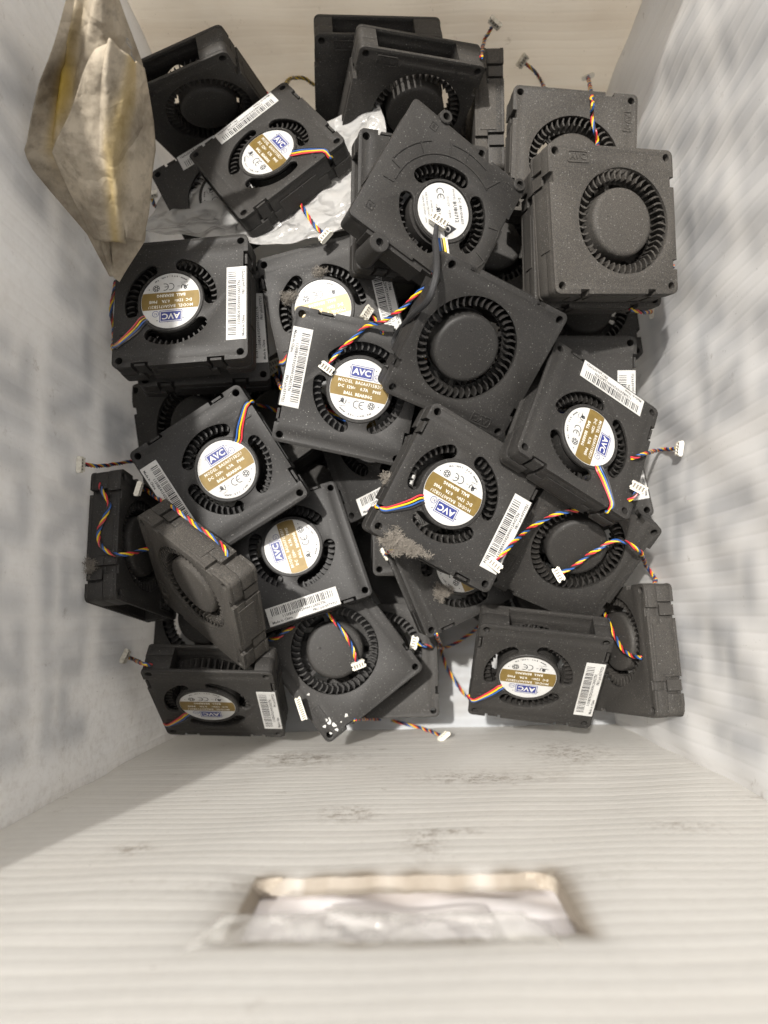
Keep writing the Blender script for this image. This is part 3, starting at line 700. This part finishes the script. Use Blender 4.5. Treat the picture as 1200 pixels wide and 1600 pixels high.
# ---------------------------------------------------------------- the one fan of another make
def lug_fan(pose, label, dust):
    M = place(*pose); root = bpy.data.objects.new('blower_fan', None); COL.objects.link(root); root.matrix_world = M
    root['label'] = label; root['category'] = 'fan'; root['group'] = GROUP; FANS['DE'] = (root, M, M.inverted())
    H = (4, -4.4); pl = lambda a: (H[0], H[1])
    slots = [arcslot(H, 17, 25, 77, 167), arcslot(H, 17, 25, -33, 60), arcslot(H, 17, 25, 189, 285)]
    mb = MB(); N = {0: [(8, 12, 1.5)], 1: [(12, 8, 1.5)], 2: [(-10, 9, 2)], 3: []}
    plate(mb, [outline(37.5, 2.5, N)] + slots, 7.0, 9, .2)
    mb.lathe([(15.4, 8.9), (15.4, 9.7), (16.6, 9.7), (16.8, 7)], H, 48)
    cover = link('cover', mb.mesh('lug_fan_cover', M_CASE), root, dust=dust)
    mb = MB(); plate(mb, [outline(36.9, 2.5, {}), circ(H, 27, 48)], -9, 7.05, .3); 
    for sx in (-1, 1): mb.box((sx * 37.2, 0, -1), (.6, 24, 12))
    mb.box((-8, -38.2, 0), (34, 2.4, 15)); link('base', mb.mesh('lug_fan_base', M_CASE), root, dust=dust)
    mb = MB()   # raised ribs: arcs and bars
    for r0, r1, a0, a1 in ((29.5, 30.3, 60, 185), (36, 36.8, 75, 110), (36, 36.8, 130, 170), (33, 33.7, -60, 20)):
        lp = [(H[0] + r1 * math.cos(R(a0 + (a1 - a0) * i / 16)), H[1] + r1 * math.sin(R(a0 + (a1 - a0) * i / 16))) for i in range(17)]
        lp += [(H[0] + r0 * math.cos(R(a1 + (a0 - a1) * i / 16)), H[1] + r0 * math.sin(R(a1 + (a0 - a1) * i / 16))) for i in range(17)]
        lp = [(max(-36.5, min(36.5, x)), max(-36.5, min(36.5, y))) for x, y in lp]; plate(mb, [lp], 8.95, 9.5, .1)
    for a, r0, r1 in ((62, 30, 40), (95, 30, 37), (112, 30, 37), (140, 30, 37), (172, 30, 36), (188, 30, 36), (-15, 27, 34), (-58, 28, 33), (20, 27, 33)):
        mb.box(((r0 + r1) / 2, 0, 9.2), (r1 - r0, .8, .6), Matrix.Translation((H[0], H[1], 0)) @ Matrix.Rotation(R(a), 4, 'Z'))
    link('rib', mb.mesh('rib', M_CASE), root, dust=dust, kind='stuff')
    for (x, y), r, z0 in (((-19, 39.5), 3.6, -2), ((33.5, 36.5), 3.6, -2), ((-17, -41), 5.2, -12)):
        mb = MB(); mb.lathe([(2.0, z0), (2.0, 10.5), (r - .4, 10.5), (r, 10), (r + .5, z0)], (x, y), 28, True)
        mb.box((x * .96, y * .95, 4), (4.2, 3.5, 6)); link('lug', mb.mesh('lug', M_CASE), root, dust=dust)
    mb = MB()
    for ch, x, y, a in (('B', -22, 31, 0), ('B', 28, 31, 0), ('4', -30, -27, 0)):
        t = MB(); plate(t, [rr(4.2, 4.2, .3), rr(3.4, 3.4, .2)], 0, .3, .08); mb.add([(p + x, q + y, 9 + z) for p, q, z in t.v], t.f)
        put(mb, text(ch, 3, 1, .12), (x, y), a, 1, 9.1)
    link('moulded_print', mb.mesh('lug_fan_print', M_CASE, 0), root, dust=dust, kind='stuff')
    imp = link('impeller', ME_IMP, root, dust=dust); imp.location = (H[0] * mm - HUB[0] * mm, H[1] * mm, 0); imp.scale = (.97, .97, 1)
    hb = link('hub_cap', ME_HUB, root, dust=dust); hb.location = (H[0] * mm - HUB[0] * mm, H[1] * mm, 0)
    mb = MB(); mb.lathe([(.01, 9.32), (14.6, 9.32), (14.7, 9.2), (14.7, 9)], H, 56); lb = link('round_label', mb.mesh('white_round_label', M_WHITE), root)
    mb = MB(); A = -52; ca, sa = math.cos(R(A)), math.sin(R(A))
    def P(u, v): return (H[0] + u * ca - v * sa, H[1] + u * sa + v * ca)
    put(mb, text('DC  BRUSHLESS', 2.0, 1, 0, 'CENTER', .03), P(0, 10.2), A, 1, 9.37); put(mb, text('MODEL', 1.7, 1), P(-8.6, 7.3), A, 1, 9.37)
    put(mb, text('BUB0712', 2.9, 1, 0, 'CENTER', .06), P(.5, 7.0), A, 1, 9.37); put(mb, text('DC12V    0.80A', 1.7, 1), P(-2, 3.4), A, 1, 9.37)
    put(mb, text('DELTA ELECTRONICS, INC.', 1.35, 1), P(-1.5, -8.9), A, 1, 9.37); put(mb, text('MADE IN CHINA   (WF)', 1.35, 1), P(-1, -11), A, 1, 9.37)
    put(mb, text('ST RHE 10F', 1.3, 1), P(-2.5, -6.6), A, 1, 9.37)
    for cx in (-10, -7):
        t = MB(); ring = [(2.1 * math.cos(R(a)), 2.1 * math.sin(R(a))) for a in range(70, 291, 11)] + [(1.65 * math.cos(R(a)), 1.65 * math.sin(R(a))) for a in range(290, 69, -11)]
        plate(t, [ring], 0, .02, .004); mb.add([(*P(x + cx, y - .5), 9.37) for x, y, z in t.v], t.f)
    mb.add([(*P(-7.7 + a, -.5 + b), 9.37) for a, b in ((-.9, -.2), (.9, -.2), (.9, .2), (-.9, .2))], [(0, 1, 2, 3)])
    rv, rf = text('R', 3.4, 1, 0, 'CENTER', .14); mb.add([(*P(-1.2 - x, -3 + y), 9.37) for x, y, z in rv], rf); put(mb, text('U', 3.4, 1, 0, 'CENTER', .14), P(.8, -3.5), A, .8, 9.37)
    put(mb, text('c', 1.8, 1), P(-3.1, -3.4), A, 1, 9.37); put(mb, text('us', 1.6, 1), P(3.2, -3.4), A, 1, 9.37)
    t = MB(); cu = (9.3, 1.6)
    tri = [(cu[0] - 4.3, cu[1] - 3), (cu[0] + 4.3, cu[1] - 3), (cu[0], cu[1] + 4.6)]
    plate(t, [tri, circ((cu[0], cu[1] - .7), 1.75, 18)], 0, .02, .004); mb.add([(*P(x, y), 9.37) for x, y, z in t.v], t.f)
    plate(t2 := MB(), [circ((cu[0], cu[1] - .7), 1.1, 14)], 0, .02, .004); mb.add([(*P(x, y), 9.37) for x, y, z in t2.v], t2.f)
    link('black_print', mb.mesh('white_label_print', M_INK, 0), lb)
    return root
DE = lug_fan(POSES['DE'], *LAB['DE'])
# ---------------------------------------------------------------- leads (pixels are read off onto the heap; lift in metres)
def path(pts, skip=()): return [ray_z(*p[1:]) if p[0] == 'z' else at(p[0], p[1], p[2] if len(p) > 2 else .0022, skip) for p in pts]
cable('UL2', path([(262, 330, .01), (246, 325, .02), (240, 318, .03), (236, 306, .035)]), .5, lanes=False)
cable('T3', path([(752, 90, .004), (756, 66, .006), (764, 50, .007), (772, 38, .009)]), .9, lanes=False)
cable('URb', path([(853, 146, -.008), (848, 132, .004), (838, 115, .005), (818, 97, .006)], ('b7',)), 1.2, lanes=False)
cable('URu', path([(933, 240, -.004), (934, 226, .003), (929, 205, .004), (925, 180, .004), (925, 155, .005), (919, 120, .007)], ()), .1, lanes=False)
cable('b3', path([(985, 484, .0), (1008, 488, .002), (1018, 487, .004)]), .6, lanes=False)
cable('DU2', path([(597, 520, .001), (588, 502, .003), (576, 491, .006)]), .5, lanes=False, up=(0, .2, 1))
cable('Lu', path([(440, 606, .0), (432, 592, .004), (425, 582, .008)], ()), .4, lanes=False)
cable('b0', path([(438, 592, .0), (436, 582, .003), (430, 570, .006)], ()), .6, lanes=False)
cable('Ru', path([(985, 716, .0), (1008, 709, .003), (1030, 703, .004), (1060, 701, .004)], ()), .1, lanes=False, up=(-1, 0, .6))
cable('b5', path([(982, 782, .0), (990, 775, .004), (996, 765, .008)]), .6, lanes=False)
cable('LL', path([(222, 722, .0), (200, 722, .004), (160, 728, .006), (128, 726, .006)], ('F',)), .5, lanes=False)
cable('DU', path([(352, 858), (340, 846), (318, 829), (300, 816), (275, 796), (248, 780), (232, 768, .005), (218, 764, .012)], ()), .3, lanes=False, start=(36.5, 22, 4))
cable('LF', path([(160, 768), (170, 788), (163, 810), (153, 833), (158, 852), (172, 864, .003), (190, 867, .008), (222, 860, .02), (250, 853, .03)], ('DU',)), .25, lanes=False, start=(36, 30, 4))
cable('Q', path([(618, 858, .004), (610, 861, .006), (602, 866, .010)], ('M',)), .3, lanes=False)
cable('R', path([(948, 796), (915, 796, .004), (872, 803, .004), (835, 821, .004), (800, 850), (775, 880)], ('R',)), .05)
cable('RS', path([(1024, 904, .003), (1010, 885, .012), (1000, 862, .010), (975, 846, .005), (955, 847), (925, 864), (895, 886), (876, 896)], ('RS',)), .05, lanes=False, start=(36, 30, 2))
cable('FC', path([(508, 956, .0), (520, 968, .003), (540, 992, .006), (550, 1012, .006), (559, 1036, .004)], ('CL',)), .1, lanes=False)
cable('P', path([(752, 975, .0), (735, 990, .004), (715, 1003, .006), (695, 1012, .007), (672, 1010, .008), (650, 1005, .008)], ('BR',)), .1, lanes=False)
cable('BR', path([(737, 1097, .002), (722, 1080, .004), (703, 1052, .008), (693, 1030, .012), (688, 1008, .014), (682, 992, .006)], ('BR',)), .1, end=False)
cable('RB', path([(944, 958, -.004), (951, 971), (958, 988), (968, 1008), (985, 1024), (1002, 1027)], ('BR',)), .15, lanes=False, end=False)
cable('FU', path([(555, 1124, .0), (590, 1124, .003), (625, 1129, .004), (660, 1138, .004), (692, 1150, .004)], ()), .2, lanes=False, up=(0, .5, 1))
cable('BLu', path([(236, 1040, .0), (222, 1036, .006), (210, 1031, .006), (197, 1026, .007)]), .9, lanes=False)
cable('F6', path([('z', 690, 432, .200), ('z', 672, 441, .198), ('z', 648, 463, .193), ('z', 622, 487, .187), ('z', 598, 502, .180), (570, 512), (545, 535), (524, 556), (513, 572)], ('F6',)), .05, lanes=False, start=(37, 26, 4))
cable('F', path([(392, 632, .004), (410, 634, .006), (430, 641, .0), (446, 650, -.006)], ('F', 'F5')), .1, end=False)
cable('L', path([(178, 520, .006), (174, 490, .010), (177, 460, .012), (181, 440, .008)], ('L',)), .9, end=False)
cable('CL', path([(400, 1002, .002), (430, 997, .003), (450, 985, .002), (462, 975, -.002)], ('CL', 'DU')), .1, lanes=False, end=False)
cable('M', path([(577, 800, .004), (590, 806, .001), (596, 801, -.010), (588, 790, -.016)], ('M',)), .05, end=False)
# leads whose ends stay hidden keep their flat part on the label side
for key in ('UL2', 'DU2', 'Lu', 'Ru', 'b5', 'P', 'Q', 'b0'):
    pass
# the fan with lugs: bare wires, then a black sleeve looped back to a plug lying on its label
root, M, Mi = FANS['DE']
wp = [at(x, y, l, ('F6',)) for x, y, l in ((691, 372, .002), (694, 392, .002), (696, 412, .0), (698, 432, -.004))]
for i in range(4):
    P_ = [Mi @ (p + Vector((.0013 * (i - 1.5), 0, 0))) * 1000 for p in wp]; m_ = MB(); m_.add(*tube(smooth_path(P_, 1.5), .6))
    o = link('wire', m_.mesh('wire', [M_W[2], M_W[3], M_W[1], M_CONN][i]), root, dust=.1)
sp = path([(612, 540, -.002), (622, 520, .003), (645, 492, .007), (668, 470, .010), (677, 448, .011), (682, 425, .012), (682, 400, .012), (680, 378, .008), (681, 362, .005), (682, 352, .004)])
P_ = [Mi @ p * 1000 for p in sp]; m_ = MB(); m_.add(*tube(smooth_path(P_, 1.5), lambda t: 1.75 if t < .9 else 1.75 - 6 * (t - .9), 10))
o = link('cable_sleeve', m_.mesh('cable_sleeve', M_SLEEVE), root)
a, b = sp[-1], sp[-2]; plug(root, M, a, at(690, 338, .004) - a, CAMP - a, .3, 1.15)
# black lead at the back, looping between the tilted labelled fan and the upright ones
m_ = MB(); bp = [at(x, y, l) for x, y, l in ((446, 133, -.006), (452, 124, .004), (464, 121, .006), (478, 124, .006), (490, 133, .0))]
r_, M2, Mi2 = FANS['T1']
for i in range(4):
    m_ = MB(); m_.add(*tube(helix(smooth_path([Mi2 @ p * 1000 for p in bp], 1), i * 1.571, .8, 11), WR)); link('wire', m_.mesh('wire', M_W[3] if i % 2 else M_W[1]), r_, dust=1.6)
# loose wide plug near the front
pm, pc = plug_mesh(10); a = ray_z(465, 1128, .100); b = ray_z(454, 1095, .103)
y = (a - b).normalized(); z = (CAMP - a); z = (z - y * z.dot(y)).normalized(); x = y.cross(z)
# its row of ways runs along the picture's vertical
lp = link('loose_plug', pm, dust=.2); c_ = (a + b) / 2 - x * .0025
lp.matrix_world = Matrix(((y.x, -x.x, z.x, c_.x), (y.y, -x.y, z.y, c_.y), (y.z, -x.z, z.z, c_.z), (0, 0, 0, 1))) @ Matrix.Scale(.72, 4)
lp['label'] = 'loose white multi-way plug wedged beside the shaded lower left fan'; lp['category'] = 'plug'
link('contact', pc, lp)
# ---------------------------------------------------------------- clear bag between the tilted labelled fan and those beneath
root, M, Mi = FANS['F2']; fn = (M.to_3x3() @ Vector((0, 0, 1))).normalized(); fo = M.translation - fn * .0122
def on_bag(px, py):
    d = ray_dir(px, py); t = (fo - CAMP).dot(fn) / d.dot(fn); return CAMP + d * t
def over_bag(px, py, l): p = on_bag(px, py); return p + (CAMP - p).normalized() * l
cable('F2', [over_bag(*p) for p in ((528, 240, .014), (512, 262, .010), (483, 284, .0075), (469, 303, .0065), (474, 326, .0065), (490, 350, .007), (507, 367, .009))], .15)
def sheet(name, mat, rows, nsub, wav, thick=.0002, attr=None, crisp=0.):
    nr, nc = len(rows), len(rows[0])
    def cr(a, b, c, d, t): return (b + (c - b) * t) * crisp + (1 - crisp) * .5 * (2 * b + (c - a) * t + (2 * a - 5 * b + 4 * c - d) * t * t + (3 * b - a - 3 * c + d) * t ** 3)
    def row(i, u):
        q = rows[max(0, min(nr - 1, i))]; j = min(int(u), nc - 2); g = lambda k_: q[max(0, min(nc - 1, k_))]
        return cr(g(j - 1), g(j), g(j + 1), g(j + 2), u - j)
    def Sf(u, v):
        i = min(int(v), nr - 2); return cr(row(i - 1, u), row(i, u), row(i + 1, u), row(i + 2, u), v - i)
    mb = MB(); NU, NV = (nc - 1) * nsub, (nr - 1) * nsub; at_v = []
    for i in range(NU + 1):
        for j in range(NV + 1):
            u, v = i / nsub, j / nsub; p = Sf(u, v); mb.v.append(tuple(p + wav(p, u, v))); at_v.append(attr(u, v) if attr else 0)
    for i in range(NU):
        for j in range(NV): a = i * (NV + 1) + j; mb.f.append((a, a + NV + 1, a + NV + 2, a + 1))
    me = bpy.data.meshes.new(name); me.from_pydata(mb.v, [], mb.f); me.materials.append(mat)
    t_ = me.attributes.new('stain', 'FLOAT', 'POINT'); t_.data.foreach_set('value', at_v)
    me.polygons.foreach_set('use_smooth', [True] * len(me.polygons))
    o = link(name, me); s_ = o.modifiers.new('thickness', 'SOLIDIFY'); s_.thickness = thick; return o, Sf
rows = [[on_bag(*p) for p in q] for q in (((258, 262), (340, 236), (430, 215), (505, 196), (592, 168)), ((250, 312), (340, 300), (430, 280), (510, 250), (604, 215)), ((236, 346), (330, 345), (420, 335), (500, 300), (590, 275)), ((226, 378), (300, 384), (400, 390), (480, 384), (566, 352)))]
lift = [[0, 0, 0, .001, .006], [0, 0, 0, .001, .003], [.004, 0, 0, .001, .001], [.012, .012, .006, .006, .002]]
rows = [[p + Vector((0, 0, l)) for p, l in zip(q, r)] for q, r in zip(rows, lift)]
wavb = lambda p, u, v: Vector((0, 0, .0010 * math.sin(p.x * 300 + p.y * 140) * math.sin(p.y * 190 - 1) + .0007 * math.sin(p.x * 90 - p.y * 420) + .0016 * max(0, math.sin(p.x * 70 + p.y * 95)) ** 6))
bag, _ = sheet('clear_bag', M_BAG, rows, 16, wavb); bag['label'] = 'crumpled clear plastic bag under the tilted labelled fan'; bag['category'] = 'bag'
# stained bag hanging in from the upper left rim
rows = [[ray_z(*p) for p in q] for q in (
 ((108, -150, .300), (135, -150, .306), (160, -150, .302), (178, -150, .296)),
 ((104, 0, .268), (135, 0, .272), (162, 0, .276), (186, 0, .266)),
 ((60, 130, .258), (104, 108, .250), (166, 62, .262), (222, 98, .248)),
 ((38, 245, .238), (84, 232, .236), (160, 170, .243), (240, 190, .226)),
 ((80, 300, .218), (120, 290, .218), (176, 270, .222), (237, 268, .212)),
 ((138, 368, .206), (150, 372, .205), (172, 372, .208), (226, 376, .200)),
 ((166, 420, .190), (171, 430, .193), (178, 434, .194), (186, 440, .190)))]
def stain(u, v): return max(0, math.exp(-((u - .95 - .1 * math.sin(v * 3)) / .28) ** 2) * math.exp(-((v - 2.3) / .8) ** 2) + .6 * math.exp(-((u - 2.1 - .1 * math.sin(v * 5)) / .22) ** 2) * math.exp(-((v - 3.6) / 1.0) ** 2))
wavs = lambda p, u, v: Vector((0, 0, .0006 * math.sin(p.x * 110 + p.y * 60) + .0006 * math.sin(p.y * 170 - p.x * 210) + .0045 * max(0, 1 - abs(u - .55 - .22 * v) * 5) - .004 * max(0, 1 - abs(u - 2.35 + .1 * v) * 4) + .003 * max(0, 1 - abs(v - 3.1 - .5 * u) * 3) + .004 * max(0, 1 - abs(u - 1.7 - .12 * math.sin(v * 2)) * 3.2) * (.4 + .6 * min(1, v / 3))))
sb, SF = sheet('stained_bag', M_STAIN, rows, 18, wavs, .0004, stain, .8); sb['label'] = 'dirty translucent plastic bag with yellow stains hanging over the left wall'; sb['category'] = 'bag'
rows = [[ray_z(*p) for p in q] for q in (((150, 78, .272), (170, 64, .275), (200, 82, .268), (224, 104, .256)), ((112, 160, .264), (150, 150, .262), (196, 150, .256), (238, 186, .234)), ((84, 240, .248), (128, 240, .250), (180, 236, .246), (243, 236, .226)), ((112, 305, .231), (140, 305, .236), (184, 306, .234), (234, 310, .215)), ((146, 372, .213), (160, 376, .217), (190, 380, .215), (222, 378, .206)))]
wavf = lambda p, u, v: Vector((0, 0, .0012 * math.sin(p.x * 150 + p.y * 120) + .004 * max(0, 1 - abs(u - 1.2 - .3 * v) * 3.5) - .003 * max(0, 1 - abs(u - 2.2) * 4)))
fl, _ = sheet('folded_layer', M_STAIN, rows, 16, wavf, .0004, lambda u, v: .45 * math.exp(-((u - 2.1 + .3 * v * .3) / .25) ** 2), .85); fl.parent = sb
mb = MB()
for ch, u, v in (('O', 2.72, 2.25), ('L', 2.74, 2.0), ('D', 2.72, 1.75), ('O', 2.05, 3.3), ('L', 2.12, 3.05), ('D', 2.2, 2.8)):
    tv, tf = text(ch, .26, 2)
    vs = []
    for x, y, z in tv:
        uu, vv = u + x * .3 + y * .7, v + x * -.95 + y * .35; p = SF(uu, vv); p = p + wavs(p, uu, vv); vs.append(tuple(p + (CAMP - p).normalized() * .0125))
    mb.add(vs, tf)
o = link('print', mb.mesh('print', M_FADED, 0, 1), sb)
# ---------------------------------------------------------------- lint
def lint(px, py, rx, ry, n, ang, label, lift=.001, skip=()):
    r = random.Random(px); c = at(px, py, lift, skip); up = (CAMP - c).normalized(); ex = Vector((1, 0, 0)); ex = (ex - up * ex.dot(up)).normalized(); ey = up.cross(ex)
    mb = MB()
    for i in range(n):
        a = r.random() * 6.283; q = math.sqrt(r.random()) * (1 + .35 * math.sin(3 * a + 1) + .2 * math.sin(7 * a)); x, y = rx * q * math.cos(a), ry * q * math.sin(a)
        x, y = x * math.cos(R(ang)) - y * math.sin(R(ang)), x * math.sin(R(ang)) + y * math.cos(R(ang))
        p = c + ex * x + ey * y + up * (r.random() * .0036 * max(0, 1.1 - q)); d = Vector((r.gauss(0, 1), r.gauss(0, 1), r.gauss(0, .6))).normalized(); P_ = [p]
        for s_ in range(7):
            d = (d + Vector((r.gauss(0, .7), r.gauss(0, .7), r.gauss(0, .5)))).normalized(); P_.append(P_[-1] + d * r.uniform(.00025, .0006))
        mb.add(*tube(P_, r.uniform(.00004, .00010), 3, False))
    o = link('lint_clump', mb.mesh('lint_clump', M_LINT, 0, 1)); o['label'] = label; o['category'] = 'lint'; o['kind'] = 'stuff'
lint(625, 849, .0118, .0048, 2200, -28, 'clump of grey lint on the corner of the labelled fan at the centre')
lint(690, 924, .0052, .0045, 700, 0, 'grey lint in the slot of the half-hidden fan under the lint-covered one')
lint(452, 465, .0042, .003, 450, 20, 'grey lint sticking out of the left slot of the upside-down labelled fan')
lint(499, 425, .0034, .0028, 250, 0, 'grey lint in the upper slot of the upside-down labelled fan')
lint(606, 748, .003, .003, 250, 0, 'small grey lint clump beside the sticker in the middle gap')
lint(141, 885, .003, .004, 300, 0, 'grey lint on the edge of the fan standing along the left wall')
# white paint spots on the front fan
root, M, Mi = FANS['FC']; mb = MB()
for px, py, r_ in ((513, 1126, 2.0), (522, 1133, 1.4), (507, 1135, .9), (541, 1118, 1.0), (482, 1085, .7), (526, 1140, 1.0), (517, 1146, .8), (533, 1128, .5)):
    c = Mi @ at(px, py, 0, [q for q in FANS if q != 'FC']) * 1000
    mb.add([(c.x + r_ * (1 + .35 * math.sin(a * 3 + px)) * math.cos(a), c.y + r_ * (1 + .3 * math.sin(a * 2 + py)) * math.sin(a), -9.03) for a in [i * 6.283 / 14 for i in range(14)]], [tuple(range(14))])
link('paint_spot', mb.mesh('paint_spot', M_PAPER, 0), root, kind='stuff')
bpy.data.objects.remove(BX)
